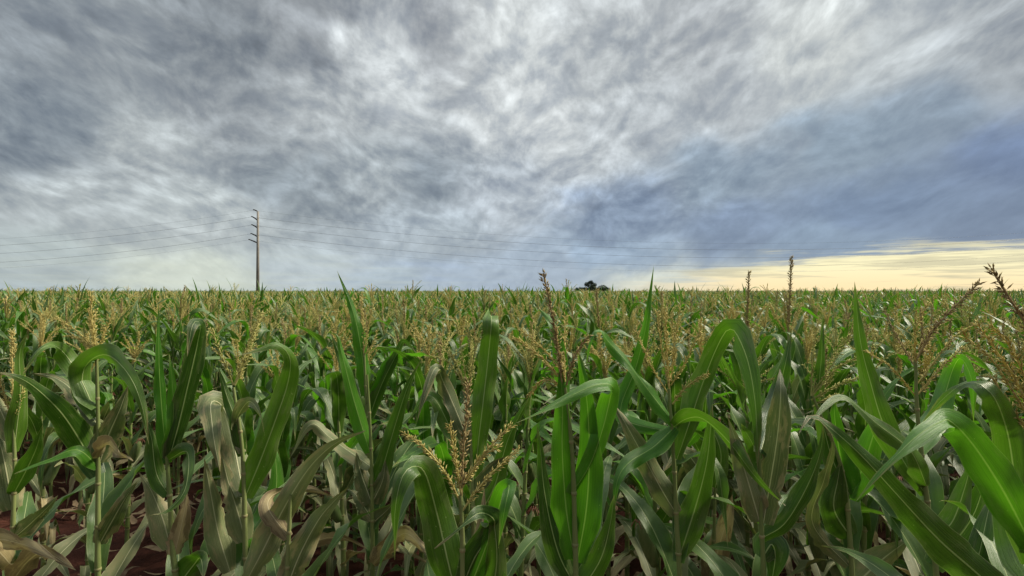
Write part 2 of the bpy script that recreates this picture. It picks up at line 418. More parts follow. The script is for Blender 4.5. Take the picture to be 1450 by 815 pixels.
def blade(g, c, w, width, mat, nc=7, fold=0.30, wave=0.010, seed=0, base=0.5, tip=2.1, taper=1.15):
    """one leaf blade: centre line c, width directions w; folded along its rib, margins rippled"""
    r = random.Random(seed)
    n = len(c)
    t = np.linspace(0, 1, n)
    T = norm(np.gradient(c, axis=0))
    w = norm(w - (w * T).sum(1, keepdims=True) * T)
    for i in range(1, n):
        if np.dot(w[i], w[i - 1]) < 0: w[i] = -w[i]
    N = np.cross(T, w)
    L = np.linalg.norm(np.diff(c, axis=0), axis=1).sum()
    prof = np.minimum(base + 2.6 * t, 1.0)
    prof = prof * prof * (3 - 2 * prof) if base < 0.3 else prof
    prof = prof * np.clip(1 - t ** tip, 0, 1) ** taper
    s = np.linspace(-1, 1, nc)
    ph1, ph2 = r.uniform(0, 6.3), r.uniform(0, 6.3)
    fr = r.uniform(20, 34)
    fo = fold * (1.0 - 0.6 * t)
    V = np.zeros((n, nc, 3)); UV = np.zeros((n, nc, 3))
    hw0 = 0.5 * width * prof
    q1, q2, q3, q4 = (r.uniform(0, 6.3) for _ in range(4))
    side_w = [1 + 0.07 * np.sin(t * L * 17 + a) + 0.05 * np.sin(t * L * 41 + b) for a, b in ((q1, q2), (q3, q4))]
    sway = 0.05 * width * np.sin(t * L * 9 + q1)
    c = c + N * (sway * np.minimum(t * 4, 1))[:, None]
    if mat in ('dusty', 'dry') and nc > 5:
        rag = 0.10 if mat == 'dry' else 0.05
        side_w = [q * np.array([1 - (r.uniform(0, rag) + (0.22 if r.random() < 0.05 else 0)) for _ in range(n)]) for q in side_w]
    for j, sj in enumerate(s):
        hw = hw0 * (side_w[0] if sj < 0 else side_w[1])
        ph = ph1 if sj < 0 else ph2
        rip = wave * (abs(sj) ** 1.7) * np.minimum(t * 5, 1) * (prof + 0.15) * (np.sin(t * L * fr + ph) + 0.5 * np.sin(t * L * fr * 1.9 + ph * 2))
        up = hw * (abs(sj) ** 1.25) * np.sin(fo) + rip
        V[:, j] = c + w * (hw * sj * np.cos(fo))[:, None] + N * up[:, None]
        UV[:, j, 0] = (sj + 1) / 2; UV[:, j, 1] = t * L; UV[:, j, 2] = t
    idx = np.arange(n * nc).reshape(n, nc)
    F_ = [(idx[i, j], idx[i, j + 1], idx[i + 1, j + 1], idx[i + 1, j]) for i in range(n - 1) for j in range(nc - 1)]
    g.add(V.reshape(-1, 3), [tuple(int(x) for x in f) for f in F_], UV.reshape(-1, 3), mat)

def tube(g, pts, rad, mat, ns=6, caps=False):
    p = np.asarray(pts, float); n = len(p)
    rad = np.broadcast_to(np.asarray(rad, float), (n,))
    T = norm(np.gradient(p, axis=0))
    a = np.array([1.0, 0, 0]) if abs(T[0][0]) < 0.8 else np.array([0, 1.0, 0])
    U = norm(np.cross(T, a)); Vv = np.cross(T, U)
    ang = np.linspace(0, 2 * math.pi, ns, endpoint=False)
    V = p[:, None] + rad[:, None, None] * (np.cos(ang)[None, :, None] * U[:, None] + np.sin(ang)[None, :, None] * Vv[:, None])
    Fs = []
    for i in range(n - 1):
        for j in range(ns):
            k = (j + 1) % ns
            Fs.append((i * ns + j, i * ns + k, (i + 1) * ns + k, (i + 1) * ns + j))
    if caps:
        Fs.append(tuple(reversed(range(ns)))); Fs.append(tuple((n - 1) * ns + j for j in range(ns)))
    uv = np.zeros((n * ns, 2))
    g.add(V.reshape(-1, 3), Fs, uv, mat)

def stalk_geo(pts, r0, r1, nodes, detail=2):
    """pts: centre line from the soil up; nodes: heights (fractions) of the joints"""
    g = Geo()
    ns = {0: 4, 1: 5, 2: 10}[detail]
    c = spline(pts, 40 if detail == 2 else 6)
    t = np.linspace(0, 1, len(c))
    rad = r0 + (r1 - r0) * t ** 1.2
    if detail == 2:
        for k in nodes:
            rad = rad * (1 + 0.16 * np.exp(-((t - k - 0.012) / 0.02) ** 2))
    tube(g, c, rad, 'stalk', ns)
    if detail == 2:
        for k in nodes:
            p = np.array([np.interp([k - 0.003, k + 0.004], t, c[:, a]) for a in range(3)]).T
            rr = r0 + (r1 - r0) * k ** 1.2
            d = norm(p[1] - p[0]); m_ = p.mean(0)
            tube(g, [m_ - d * 0.006, m_ - d * 0.003, m_ + d * 0.003, m_ + d * 0.006], np.array([1.02, 1.3, 1.3, 1.02]) * rr, 'node', 10)
    return g

def tassel_branch(g, pts, r, mat, detail, seed=0, bare=0.12):
    rr = random.Random(seed)
    c = spline(pts, 10 if detail == 2 else (5 if detail == 1 else 3))
    L = np.linalg.norm(np.diff(c, axis=0), axis=1).sum()
    if detail == 2:
        tube(g, c, np.linspace(r * 0.5, r * 0.28, len(c)), mat, 5)
        n = max(6, int(L * (1 - bare) / 0.0046))
        t = np.linspace(bare, 0.995, n)
        cc = np.stack([np.interp(t, np.linspace(0, 1, len(c)), c[:, k]) for k in range(3)], 1)
        T = norm(np.gradient(cc, axis=0))
        for i in range(n):
            for q in range(3 if r > 0.0055 else 2):
                a = rr.uniform(0, 6.3)
                U = norm(np.cross(T[i], [0.3, 0.5, 0.81])); Vv = np.cross(T[i], U)
                o = math.cos(a) * U + math.sin(a) * Vv
                d = norm(T[i] * rr.uniform(0.5, 1.0) + o * rr.uniform(0.15, 0.8) - np.array([0, 0, rr.uniform(0, 0.35)]))
                ln = rr.uniform(0.008, 0.0165) * (r / 0.0045) ** 0.5
                wd = rr.uniform(0.0010, 0.0018) * (r / 0.0045) ** 0.5
                s1 = norm(np.cross(d, T[i] + 0.01)); s2 = np.cross(d, s1)
                b = cc[i] + o * r * 0.35; m_ = b + d * ln * 0.45
                g.add([b, m_ + s1 * wd, m_ - s1 * wd * 0.6 + s2 * wd, m_ - s1 * wd * 0.6 - s2 * wd, b + d * ln],
                      [(0, 2, 1), (0, 3, 2), (0, 1, 3), (4, 1, 2), (4, 2, 3), (4, 3, 1)], None, mat)
    elif detail == 1:
        k = 11
        cc = spline(pts, k)
        rad = np.array([r * (1.35 if i % 2 else 0.75) for i in range(k)]); rad[0] = r * .4; rad[-1] = r * 0.3
        tube(g, cc, rad, mat, 3)
    else:
        tube(g, c, [r * 1.2, r * 1.3, r * 0.5], mat, 3)

def tassel_geo(base, up, H, n, mat, detail, rr, spread=0.6, spike_mat=None, spike_len=0.27):
    g = Geo()
    up = norm(np.array(up, float))
    sp = [base, base + up * spike_len * 0.5, base + up * spike_len + np.array([rr.uniform(-.02, .02), rr.uniform(-.02, .02), 0])]
    tassel_branch(g, sp, 0.0062 if detail else 0.008, spike_mat or mat, detail, rr.random(), 0.05)
    for i in range(n):
        a = rr.uniform(0, 2 * math.pi); h = rr.uniform(0.0, 0.09) * (H / 0.22)
        L = H * rr.uniform(0.7, 1.05)
        out = np.array([math.cos(a), math.sin(a), 0])
        th = rr.uniform(0.25, 1.0) * spread
        b = base + up * h
        d1 = norm(up * math.cos(th) + out * math.sin(th))
        th2 = th + rr.uniform(0.05, 0.6)
        d2 = norm(up * math.cos(th2) + out * math.sin(th2))
        tassel_branch(g, [b, b + d1 * L * 0.5, b + d1 * L * 0.5 + d2 * L * 0.5], {2: 0.0040, 1: 0.0046, 0: 0.0062}[detail], mat, detail, rr.random())
    return g

def auto_leaf(g, base, azim, L, width, th0, bend, mat, rr, n=20, nc=7, twist=None, kink=None):
    """a leaf that leaves the stalk at azimuth azim, rises and arches over under its own weight"""
    t = np.linspace(0, 1, n)
    th = th0 + bend * t ** rr.uniform(1.2, 1.9)
    if kink is not None:
        th = th + kink[1] / (1 + np.exp(-(t - kink[0]) * 26))
    th = np.minimum(th, 3.05)
    az_ = azim + rr.uniform(-0.5, 0.5) * t ** 1.5
    ds = L / (n - 1)
    T = np.stack([np.sin(th) * np.cos(az_), np.sin(th) * np.sin(az_), np.cos(th)], 1)
    c = base + np.vstack([[0, 0, 0], np.cumsum(T[:-1] * ds, axis=0)])
    w = np.stack([-np.sin(az_), np.cos(az_), 0 * t], 1)
    if twist is None: twist = rr.uniform(-1.0, 1.0)
    tw = twist * t ** 1.3
    Tn = norm(np.gradient(c, axis=0)); Nn = np.cross(Tn, w)
    w = w * np.cos(tw)[:, None] + Nn * np.sin(tw)[:, None]
    blade(g, c, w, width, mat, nc, fold=rr.uniform(0.25, 0.5), wave=(0.020 if mat == 'dry' else 0.012) if nc > 3 else 0.0, seed=rr.random())

def ear_geo(base, azim, rr):
    """a young cob in its husk, and its silk"""
    g = Geo(); d = norm(np.array([math.cos(azim) * 0.38, math.sin(azim) * 0.38, 1.0]))
    L = rr.uniform(0.17, 0.22)
    t = np.linspace(0, 1, 9)
    rad = 0.024 * np.sin(np.clip(t * 0.86 + 0.14, 0, 1) * math.pi) ** 0.55 + 0.003
    tube(g, [base + d * L * k for k in t], rad, 'husk', 9, True)
    s = Geo(); tip = base + d * L * 0.97
    for i in range(14):
        a = rr.uniform(0, 6.3); o = np.array([math.cos(a), math.sin(a), 0])
        tube(s, [tip, tip + d * 0.02 + o * 0.012, tip + d * 0.012 + o * 0.028 - np.array([0, 0, 0.02])], 0.0012, 'silk', 3)
    return g, s

def plant_parts(seed, detail):
    """one corn plant standing at the origin, about 1.75 m to the tassel tip: list of (name, Geo, parent index)"""
    rr = random.Random(seed)
    H = 1.50
    lean = (rr.uniform(-0.04, 0.04), rr.uniform(-0.04, 0.04))
    top = np.array([lean[0], lean[1], H])
    pts = [np.zeros(3), np.array([lean[0] * 0.2, lean[1] * 0.2, H * 0.45]), top]
    sp = spline(pts, 40)
    nl = {2: 14, 1: 11, 0: 6}[detail]
    fr = np.linspace(0.16 if detail else 0.4, 0.93, nl)
    parts = [('stalk', stalk_geo(pts, 0.0125, 0.0045, list(fr) if detail == 2 else [], detail), None)]
    a0 = rr.uniform(0, math.pi)
    sidx = 0
    for i, f in enumerate(fr):
        b = np.array([np.interp(f, np.linspace(0, 1, 40), sp[:, k]) for k in range(3)])
        a = a0 + math.pi * (i % 2) + rr.uniform(-0.45, 0.45)
        mid = 1 - abs(f - 0.55) / 0.55
        L = (0.36 + 0.32 * mid) * rr.uniform(0.8, 1.2)
        wd = (0.054 + 0.030 * mid) * rr.uniform(0.9, 1.1)
        if f < 0.45: mat = rr.choice(['dusty', 'dusty', 'dry', 'green'])
        elif f < 0.62: mat = rr.choice(['dusty', 'green', 'green'])
        else: mat = rr.choice(['green', 'green', 'vivid', 'green'])
        if f < 0.5: th0, bend = rr.uniform(0.5, 0.9), rr.uniform(1.1, 2.0)
        elif f < 0.75: th0, bend = rr.uniform(0.30, 0.55), rr.uniform(0.9, 2.2)
        else: th0, bend = rr.uniform(0.08, 0.35), rr.uniform(0.2, 1.7)
        kink = (rr.uniform(0.3, 0.65), rr.uniform(0.8, 1.9)) if rr.random() < 0.5 else None
        g = Geo()
        auto_leaf(g, b, a, L, wd * (1.15 if detail == 0 else 1), th0, bend, mat, rr, {2: 20, 1: 9, 0: 5}[detail], {2: 7, 1: 3, 0: 3}[detail], kink=kink)
        parts.append(('leaf', g, None))
    if rr.random() < 0.72:
        tm = rr.choice(['tassel', 'green_tassel'])
        parts.append(('tassel', tassel_geo(top - np.array([0, 0, 0.02]), (lean[0] + rr.uniform(-.12, .12), rr.uniform(-.12, .12), 1), 0.22,
                      {2: rr.randint(5, 10), 1: 6, 0: 5}[detail], tm, detail, rr, 0.62, spike_mat='brown_tassel' if rr.random() < 0.3 else None), None))
    if detail == 2:
        e, s = ear_geo(np.array([sp[20][0], sp[20][1], H * 0.5]) + 0.015 * np.array([math.cos(a0 + 1.5), math.sin(a0 + 1.5), 0]), a0 + 1.5, rr)
        parts.append(('ear', e, None)); parts.append(('silk', s, len(parts) - 1))
    return parts

def merged_mesh(name, parts):
    g = Geo()
    for _, q, _p in parts: g.merge(q)
    return g.mesh(name)

# ------------------------------------------------------------------ ground: one sheet to the horizon
def ground():
    g = Geo()
    xs = np.concatenate([-np.geomspace(4000, 8, 22), np.linspace(-7.5, 7.5, 91), np.geomspace(8, 4000, 22)])
    ys = np.concatenate([-np.geomspace(2000, 3, 14), np.linspace(-2.5, 9, 70), np.geomspace(9.3, 6000, 30)])
    X, Y = np.meshgrid(xs, ys)
    near = np.exp(-(X ** 2 + (Y - 4) ** 2) / 200)
    Z = near * (0.035 * np.sin(X * 3.1 + np.sin(Y * 2.3)) * np.cos(Y * 4.2 + X) + 0.022 * np.sin(X * 11 + Y * 7) * np.sin(Y * 13 - X * 5))
    n, m_ = X.shape
    idx = np.arange(n * m_).reshape(n, m_)
    Fs = [(int(idx[i, j]), int(idx[i, j + 1]), int(idx[i + 1, j + 1]), int(idx[i + 1, j])) for i in range(n - 1) for j in range(m_ - 1)]
    g.add(np.stack([X, Y, Z], 2).reshape(-1, 3), Fs, None, 'soil')
    tag(link('ground', g.mesh('ground')), 'dark red bare soil under the corn', kind='structure')
ground()


# ------------------------------------------------------------------ hero plants of the front rows
# every plant: (stalk pixels, distance, tassel, leaves).  Pixels are only the means of measuring where a leaf runs;
# each becomes a point at its own distance in the field.
HEROES = []
def hero(label, short, stalk, d, leaves, tassel=None, rad=0.011, nodes=(), auto=(), cat='corn plant', group='corn plants of the front rows', tmat='tassel'):
    """stalk: pixel points from the lowest one seen up to the tassel foot; it is run down to the soil"""
    rr = random.Random(label)
    sp = [P(x, y, dd if dd else d) for (x, y, *q) in stalk for dd in [q[0] if q else None]]
    low = sp[0]
    lean = (sp[0] - sp[1]) if len(sp) > 1 else np.array([0, 0, -1.0])
    foot = np.array([low[0] + lean[0] * 0.3, low[1] + lean[1] * 0.3 + 0.02, -0.03])
    pts = [foot] + sp
    o = link('corn_plant', None, None, tuple(foot)); o.empty_display_size = 0.1
    tag(o, label, cat, group)
    off = foot
    n_nodes = np.linspace(0.06, 0.9, 10)
    loc = [p - off for p in pts]
    link('stalk', stalk_geo(loc, rad * 1.15, rad * 0.42, list(n_nodes)).mesh('stalk'), o)
    for li, lf in enumerate(leaves):
        path, wpx, ang, mat = lf[:4]
        opt = lf[4] if len(lf) > 4 else {}
        q = np.array([[*P(x, y, z), a] for (x, y, z), a in zip([(p[0], p[1], p[2] if len(p) > 2 else d) for p in path],
                      (ang if isinstance(ang, (list, tuple)) else [ang] * len(path)))])
        n = opt.get('n', 34)
        c4 = spline(q, n); c = c4[:, :3]; an = c4[:, 3]
        T = norm(np.gradient(c, axis=0)); view = norm(c - np.array([0, 0, EYE]))
        N0 = np.cross(view, T)
        # keep the sideways vector steady where the leaf points at the viewer
        for i in range(1, n):
            if np.dot(N0[i], N0[i - 1]) < 0: N0[i] = -N0[i]
        k = np.ones(7) / 7
        Np = np.vstack([N0[:1]] * 3 + [N0] + [N0[-1:]] * 3)
        N0 = norm(np.stack([np.convolve(Np[:, a], k, 'valid') for a in range(3)], 1))
        w = N0 * np.cos(an)[:, None] + np.cross(T, N0) * np.sin(an)[:, None]
        dm = c[:, 1].mean()
        g = Geo()
        blade(g, c - off, w, wpx * dm / F, mat, 9, fold=opt.get('fold', 0.42), wave=opt.get('wave', 0.013 if mat in ('dusty', 'dry') else 0.008), seed=li + len(label), base=opt.get('base', 0.55), tip=opt.get('tip', 2.0), taper=opt.get('taper', 1.1))
        lo = link('leaf', g.mesh('leaf'), o)
        if opt.get('label'): lo['label'] = opt['label']
    cc = spline(pts, 40)
    for (f, a, L, wd, th0, bend, mat) in auto:
        b = np.array([np.interp(f, np.linspace(0, 1, 40), cc[:, k]) for k in range(3)]) - off
        g = Geo(); auto_leaf(g, b, R(a), L, wd, th0, bend, mat, rr, 20, 7)
        link('leaf', g.mesh('leaf'), o)
    if tassel:
        g = Geo()
        for ti, (tp, r, *mm) in enumerate(tassel):
            pp = [P(x, y, z[0] if z else d) - off for (x, y, *z) in tp]
            # let the branches also leave the plane of the stalk a little
            dd = rr.uniform(-0.06, 0.06)
            for i, p in enumerate(pp): p[1] += dd * i / max(1, len(pp) - 1)
            tassel_branch(g, pp, r * (1.1 if r < 0.0058 else 0.92), mm[0] if mm else tmat, 2, ti, 0.10)
        link('tassel', g.mesh('tassel'), o)
    HEROES.append((sp[-1], short, o))
    return o

MIDL = [(0.44, 75, .55, .08, .6, 1.5, 'dusty'), (0.52, 250 - 130, .6, .085, .5, 1.6, 'green'), (0.60, 60, .6, .085, .5, 1.5, 'green')]
LOW = MIDL + [(0.10, 20, .45, .07, .9, 1.4, 'dry'), (0.18, 200, .5, .075, .8, 1.4, 'dusty'), (0.27, 100, .5, .08, .7, 1.5, 'dusty'), (0.36, 300, .55, .08, .6, 1.4, 'dusty')]

# --- centre
hero('corn plant with tan tassel low at the bottom centre and an arching folded leaf', 'low centre plant with the big arching leaf',
     [(655, 850), (655, 760), (652, 700)], 1.30,
     [([(652, 862), (636, 800), (620, 730), (604, 672, 1.26), (588, 657, 1.20), (570, 672, 1.16), (560, 720, 1.15), (561, 790, 1.16)], 58, [0, 0, .1, .2, .7, .5, .6, .8], 'green'),
      ([(658, 850), (682, 790), (700, 740), (712, 700, 1.28), (722, 688, 1.22), (716, 715, 1.18), (706, 775, 1.17)], 44, [.2, .2, .2, .2, .5, .2, .5], 'vivid'),
      ([(655, 830), (672, 790), (698, 752), (700, 733, 1.26), (680, 724, 1.2), (652, 744, 1.16), (616, 776, 1.14)], 46, [.5, .5, .5, .8, .7, .9, 1.0], 'green'),
      ([(660, 900), (690, 850), (703, 800), (700, 745), (690, 705)], 50, 0.1, 'green'),
      ([(655, 900), (672, 830, 1.4), (682, 760, 1.45), (686, 690, 1.5)], 45, 0.2, 'dry')],
     [([(653, 705), (656, 640), (661, 580), (662, 540)], .0075, 'brown_tassel'), ([(653, 700), (648, 650), (640, 592)], .005),
      ([(653, 712), (630, 672), (600, 640), (568, 620)], .005), ([(654, 690), (680, 650), (705, 620), (724, 602)], .0055),
      ([(672, 660), (690, 640), (706, 630)], .0045), ([(655, 722), (680, 690), (710, 662), (734, 645)], .005)], nodes=(), auto=LOW)

hero('tall upright corn plant at the centre with a brown spike above the horizon', 'tall centre plant with the brown spike',
     [(815, 850), (814, 760), (810, 640), (800, 548)], 1.52,
     [([(813, 790), (802, 720), (796, 640), (796, 570), (792, 500)], 46, 0.15, 'vivid', {'fold': .2}),
      ([(817, 795), (830, 720), (834, 640), (830, 560), (816, 485)], 46, -0.1, 'vivid', {'fold': .2}),
      ([(808, 700), (834, 660), (852, 610), (864, 560), (864, 545, 1.46), (835, 548, 1.42), (780, 574, 1.38), (722, 601, 1.34)], 36, [.9, .6, .4, .3, .7, .5, .7, .8], 'vivid'),
      ([(815, 830), (790, 780), (772, 700), (766, 640), (760, 600)], 34, .3, 'green'),
       ([(818, 840), (850, 790), (864, 740), (870, 700)], 40, .3, 'green'),
      ([(800, 560), (786, 470, 1.55), (766, 440, 1.6), (760, 442, 1.62)], 24, .1, 'vivid')],
     [([(796, 545), (789, 490), (780, 440), (768, 387)], .0075, 'brown_tassel'), ([(797, 540), (765, 504), (728, 478)], .005),
      ([(798, 530), (775, 500), (738, 468)], .0045), ([(797, 548), (775, 538), (760, 545), (750, 562)], .005),
      ([(800, 540), (800, 500), (802, 448)], .0045), ([(802, 545), (812, 505), (830, 474)], .0055, 'brown_tassel'), ([(800, 540), (792, 500), (786, 460)], .004)], auto=LOW)

hero('corn plant with green drooping tassel and one broad upright blade, left of centre', 'plant with the broad upright blade',
     [(672, 850), (670, 720), (664, 560)], 2.0,
     [([(672, 700), (676, 640), (684, 570), (692, 500), (696, 455, 1.98), (694, 446, 2.08), (690, 470, 2.15)], 30, 0.05, 'green', {'base': .4, 'tip': 6}),
      ([(668, 640), (650, 590), (628, 540), (618, 520, 1.9), (606, 545, 1.85), (590, 600, 1.82)], 28, .3, 'dusty'),
      ([(668, 660), (640, 610), (608, 560), (575, 600)], 30, .5, 'green'),
      ([(670, 740), (700, 690), (720, 620), (750, 560)], 34, .3, 'green'),
      ([(671, 700), (700, 660), (735, 640)], 24, .6, 'dusty')],
     [([(664, 562), (655, 510), (645, 458)], .0045), ([(664, 560), (645, 510), (622, 488), (598, 488)], .0042), ([(664, 566), (650, 530), (630, 505), (606, 502)], .0042),
      ([(664, 560), (666, 500), (660, 455)], .005), ([(664, 555), (672, 500), (684, 468)], .0042), ([(663, 552), (640, 500), (620, 470)], .004)], tmat='green_tassel', auto=LOW)

hero('corn plant right of centre with open tan tassel and long diagonal leaf', 'right-centre plant with the open five-armed tassel',
     [(962, 850), (957, 730), (953, 640), (947, 550)], 1.85,
     [([(955, 600), (925, 560), (890, 515), (862, 485), (846, 468, 1.8), (836, 485, 1.78), (830, 520, 1.78)], 26, [.9, .8, .8, .8, .9, .6, .6], 'vivid'),
      ([(953, 604), (972, 593, 1.8), (995, 594, 1.72), (1030, 625, 1.66), (1070, 675, 1.6), (1112, 714, 1.56)], 34, [.9, .9, .9, .8, .8, .9], 'green'),
      ([(955, 604), (925, 632, 1.8), (890, 655, 1.72), (874, 680, 1.68), (870, 720, 1.66)], 34, [.3, .3, .2, .2, .3], 'vivid'),
      ([(958, 728), (935, 690), (905, 635), (880, 590), (862, 565)], 40, .1, 'dusty', {'label': 'dull grey-green leaf'}),
      ([(962, 785), (985, 715), (1000, 655), (1006, 600), (1008, 570)], 42, .1, 'green'),
      ([(958, 650), (985, 572), (1006, 515), (1024, 475, 1.82), (1034, 466, 1.78), (1044, 474, 1.73), (1060, 515, 1.68), (1070, 580, 1.64), (1072, 665, 1.62)], 38, [.5, .5, .5, .6, .8, .3, .1, .1, .1], 'green', {'tip': 3}),
      ([(950, 612), (880, 588, 1.95), (900, 520, 2.0), (915, 460, 2.0), (926, 376, 2.0)], 24, .2, 'vivid')],
     [([(948, 555), (946, 500), (944, 438)], .0055), ([(947, 548), (936, 490), (929, 440)], .0045), ([(947, 558), (925, 520), (904, 466)], .0045),
      ([(950, 545), (968, 515), (990, 468)], .0045), ([(952, 572), (970, 545), (996, 527)], .005), ([(950, 540), (955, 490), (962, 435)], .004)], auto=LOW)

hero('corn plant with two stiff grey-green blades held upright around its stalk, no tassel in view', 'plant with two stiff grey-green blades',
     [(1080, 850), (1077, 740), (1074, 640)], 1.65,
     [([(1075, 738), (1058, 680), (1043, 630), (1030, 590)], 40, .1, 'dusty', {'base': .7}),
      ([(1080, 740), (1092, 670), (1101, 610), (1105, 555), (1104, 520, 1.7)], 40, .05, 'dusty', {'base': .6, 'tip': 3.2, 'wave': .004, 'fold': .25}),
      ([(1080, 760), (1110, 740), (1140, 690), (1160, 640), (1165, 600)], 34, .5, 'green'),
      ([(1076, 640), (1100, 560, 1.9), (1113, 510, 1.92), (1121, 466, 1.95)], 30, .1, 'green', {'tip': 3}),
      ([(1078, 790), (1092, 770), (1096, 790), (1090, 830)], 44, .2, 'green'),
      ([(1080, 700), (1070, 640, 1.7), (1050, 600, 1.6)], 30, .2, 'green')],
     None, auto=LOW)

hero('corn plant with a dry tan lower leaf curling between the right-centre stalks', 'plant with the dry tan leaf',
     [(1005, 860), (1010, 760), (1012, 690)], 2.1,
     [([(1006, 830), (1015, 780), (1030, 730), (1036, 698)], 44, .1, 'dry'),
      ([(1010, 700), (980, 650), (960, 640, 2.0), (940, 665, 1.95)], 36, .5, 'dusty'),
      ([(1012, 690), (1020, 640), (1000, 590)], 34, .4, 'green')], None, auto=LOW)

# --- right foreground
hero('close corn plant at the right edge with two huge leaves crossing the lower right corner', 'close right-edge plant with the huge leaves',
     [(1462, 900), (1462, 760), (1460, 640), (1458, 580)], 1.12,
     [([(1462, 900), (1400, 828), (1330, 765, 1.06), (1270, 700, 1.0), (1215, 640, .98), (1165, 598, .98), (1146, 590, .97), (1128, 622, .95)], 62, [.1, .1, .1, .1, .2, .5, .7, .6], 'green', {'wave': .009}),
      ([(1462, 780), (1425, 705, 1.08), (1385, 640, 1.04), (1352, 600, 1.0), (1335, 593, .96), (1295, 617, .93), (1250, 665, .92), (1212, 712, .92)], 62, [.2, .1, .1, .3, .8, .7, .8, .9], 'vivid', {'wave': .008}),
      ([(1462, 800), (1440, 700), (1425, 610), (1400, 556, 1.05), (1370, 543, 1.1), (1335, 565, 1.15), (1300, 605, 1.2)], 50, [.3, .2, .2, .6, .8, .5, .4], 'green'),
      ([(1460, 820), (1440, 770, 1.2), (1420, 700, 1.25), (1410, 640, 1.3)], 60, .1, 'green'),
      ([(1462, 880), (1380, 840, 1.3), (1390, 760, 1.35), (1405, 690, 1.4)], 60, .1, 'green')],
     [([(1462, 600), (1440, 540), (1410, 495), (1385, 458)], .0062), ([(1464, 590), (1448, 530), (1425, 485), (1398, 462)], .006),
      ([(1464, 620), (1430, 580), (1398, 532)], .007), ([(1470, 560), (1455, 470), (1425, 420), (1400, 380)], .008, 'brown_tassel'),
      ([(1462, 600), (1400, 510), (1360, 480), (1344, 463)], .0048), ([(1464, 560), (1452, 520), (1440, 490)], .006)], auto=LOW)

hero('leaning corn plant near the right edge with a slanting brown tassel spike', 'leaning plant with the slanting brown spike',
     [(1325, 860), (1318, 760), (1308, 680), (1298, 580), (1296, 510)], 1.75,
     [([(1310, 700), (1280, 655), (1250, 600), (1232, 540), (1218, 480), (1210, 398)], 38, .15, 'green', {'base': .4}),
      ([(1312, 690), (1290, 640, 1.6), (1240, 600, 1.55), (1195, 563, 1.5), (1165, 575, 1.45), (1140, 610, 1.4)], 34, [.4, .6, .8, .9, .8, .6], 'green'),
      ([(1315, 760), (1345, 740), (1365, 690), (1375, 650)], 36, .2, 'green'),
      ([(1320, 800), (1370, 740), (1390, 690), (1395, 650)], 44, .1, 'green'),
      ([(1298, 640), (1330, 580, 1.9), (1350, 520, 1.95), (1362, 508, 1.9), (1376, 540, 1.85), (1378, 600, 1.85)], 34, [.1, .1, .3, .6, .2, .1], 'vivid')],
     [([(1296, 512), (1312, 470), (1340, 432), (1366, 400)], .0085, 'brown_tassel'), ([(1297, 545), (1330, 510), (1365, 475), (1400, 460)], .0045),
      ([(1297, 560), (1330, 520), (1360, 490)], .005), ([(1296, 520), (1280, 480), (1268, 440)], .0045, 'brown_tassel'), ([(1296, 560), (1260, 520), (1222, 495)], .0045),
      ([(1297, 520), (1290, 470), (1300, 430)], .0045)], tmat='tassel', auto=LOW)

hero('corn plant with a green bushy tassel leaning right, behind the stiff grey blades', 'plant with the bushy green tassel',
     [(1205, 860), (1202, 760), (1190, 660), (1150, 560)], 1.9,
     [([(1202, 700), (1175, 640), (1160, 560), (1163, 500), (1165, 440)], 26, .2, 'green'),
      ([(1203, 705), (1190, 650), (1182, 600), (1180, 560)], 44, .1, 'vivid', {'base': .6}),
      ([(1203, 706), (1225, 650), (1240, 600), (1245, 560)], 44, .1, 'vivid', {'base': .6}),
      ([(1204, 760), (1180, 720), (1185, 680), (1190, 650)], 50, .1, 'green'),
      ([(1200, 800), (1150, 740, 1.8), (1165, 680, 1.7), (1178, 630, 1.6), (1172, 600, 1.55)], 26, .4, 'dusty'),
      ([(1205, 830), (1250, 790), (1290, 760)], 50, .2, 'dusty')],
     [([(1150, 562), (1172, 520), (1200, 480)], .0045), ([(1150, 560), (1180, 520), (1212, 500)], .0045), ([(1148, 566), (1180, 545), (1215, 530)], .005),
      ([(1150, 560), (1165, 510), (1190, 470)], .004), ([(1150, 575), (1170, 565), (1192, 560)], .005), ([(1148, 560), (1152, 500), (1160, 455)], .004), ([(1150, 556), (1185, 500), (1204, 462)], .004)],
     tmat='green_tassel', auto=LOW)

hero('corn plant with a tall thin dark spike standing highest against the yellow sky', 'plant with the highest dark spike',
     [(1118, 700), (1117, 560), (1116, 470)], 3.0,
     [([(1117, 560), (1100, 500), (1085, 470), (1070, 480)], 20, .3, 'green'), ([(1117, 580), (1140, 520), (1160, 500), (1175, 540)], 20, .3, 'dusty'), ([(1117, 530), (1130, 480), (1138, 450)], 18, .3, 'green')],
     [([(1116, 470), (1116, 420), (1116, 365)], .0095, 'brown_tassel'), ([(1116, 475), (1100, 450), (1090, 430)], .005), ([(1116, 475), (1128, 450), (1140, 430)], .005), ([(1116, 470), (1108, 440), (1104, 415)], .005)], auto=LOW)
hero('corn plant with a thin brown spike just left of the highest one against the sky', 'plant with the shorter brown sky spike',
     [(1058, 700), (1057, 560), (1056, 480)], 2.9,
     [([(1057, 560), (1040, 500), (1020, 490), (1010, 520)], 20, .3, 'green'), ([(1057, 570), (1080, 520), (1095, 510)], 18, .3, 'green')],
     [([(1056, 480), (1056, 430), (1055, 385)], .0085, 'brown_tassel'), ([(1056, 482), (1040, 455), (1030, 435)], .005), ([(1056, 480), (1068, 450), (1078, 430)], .005)], auto=LOW)
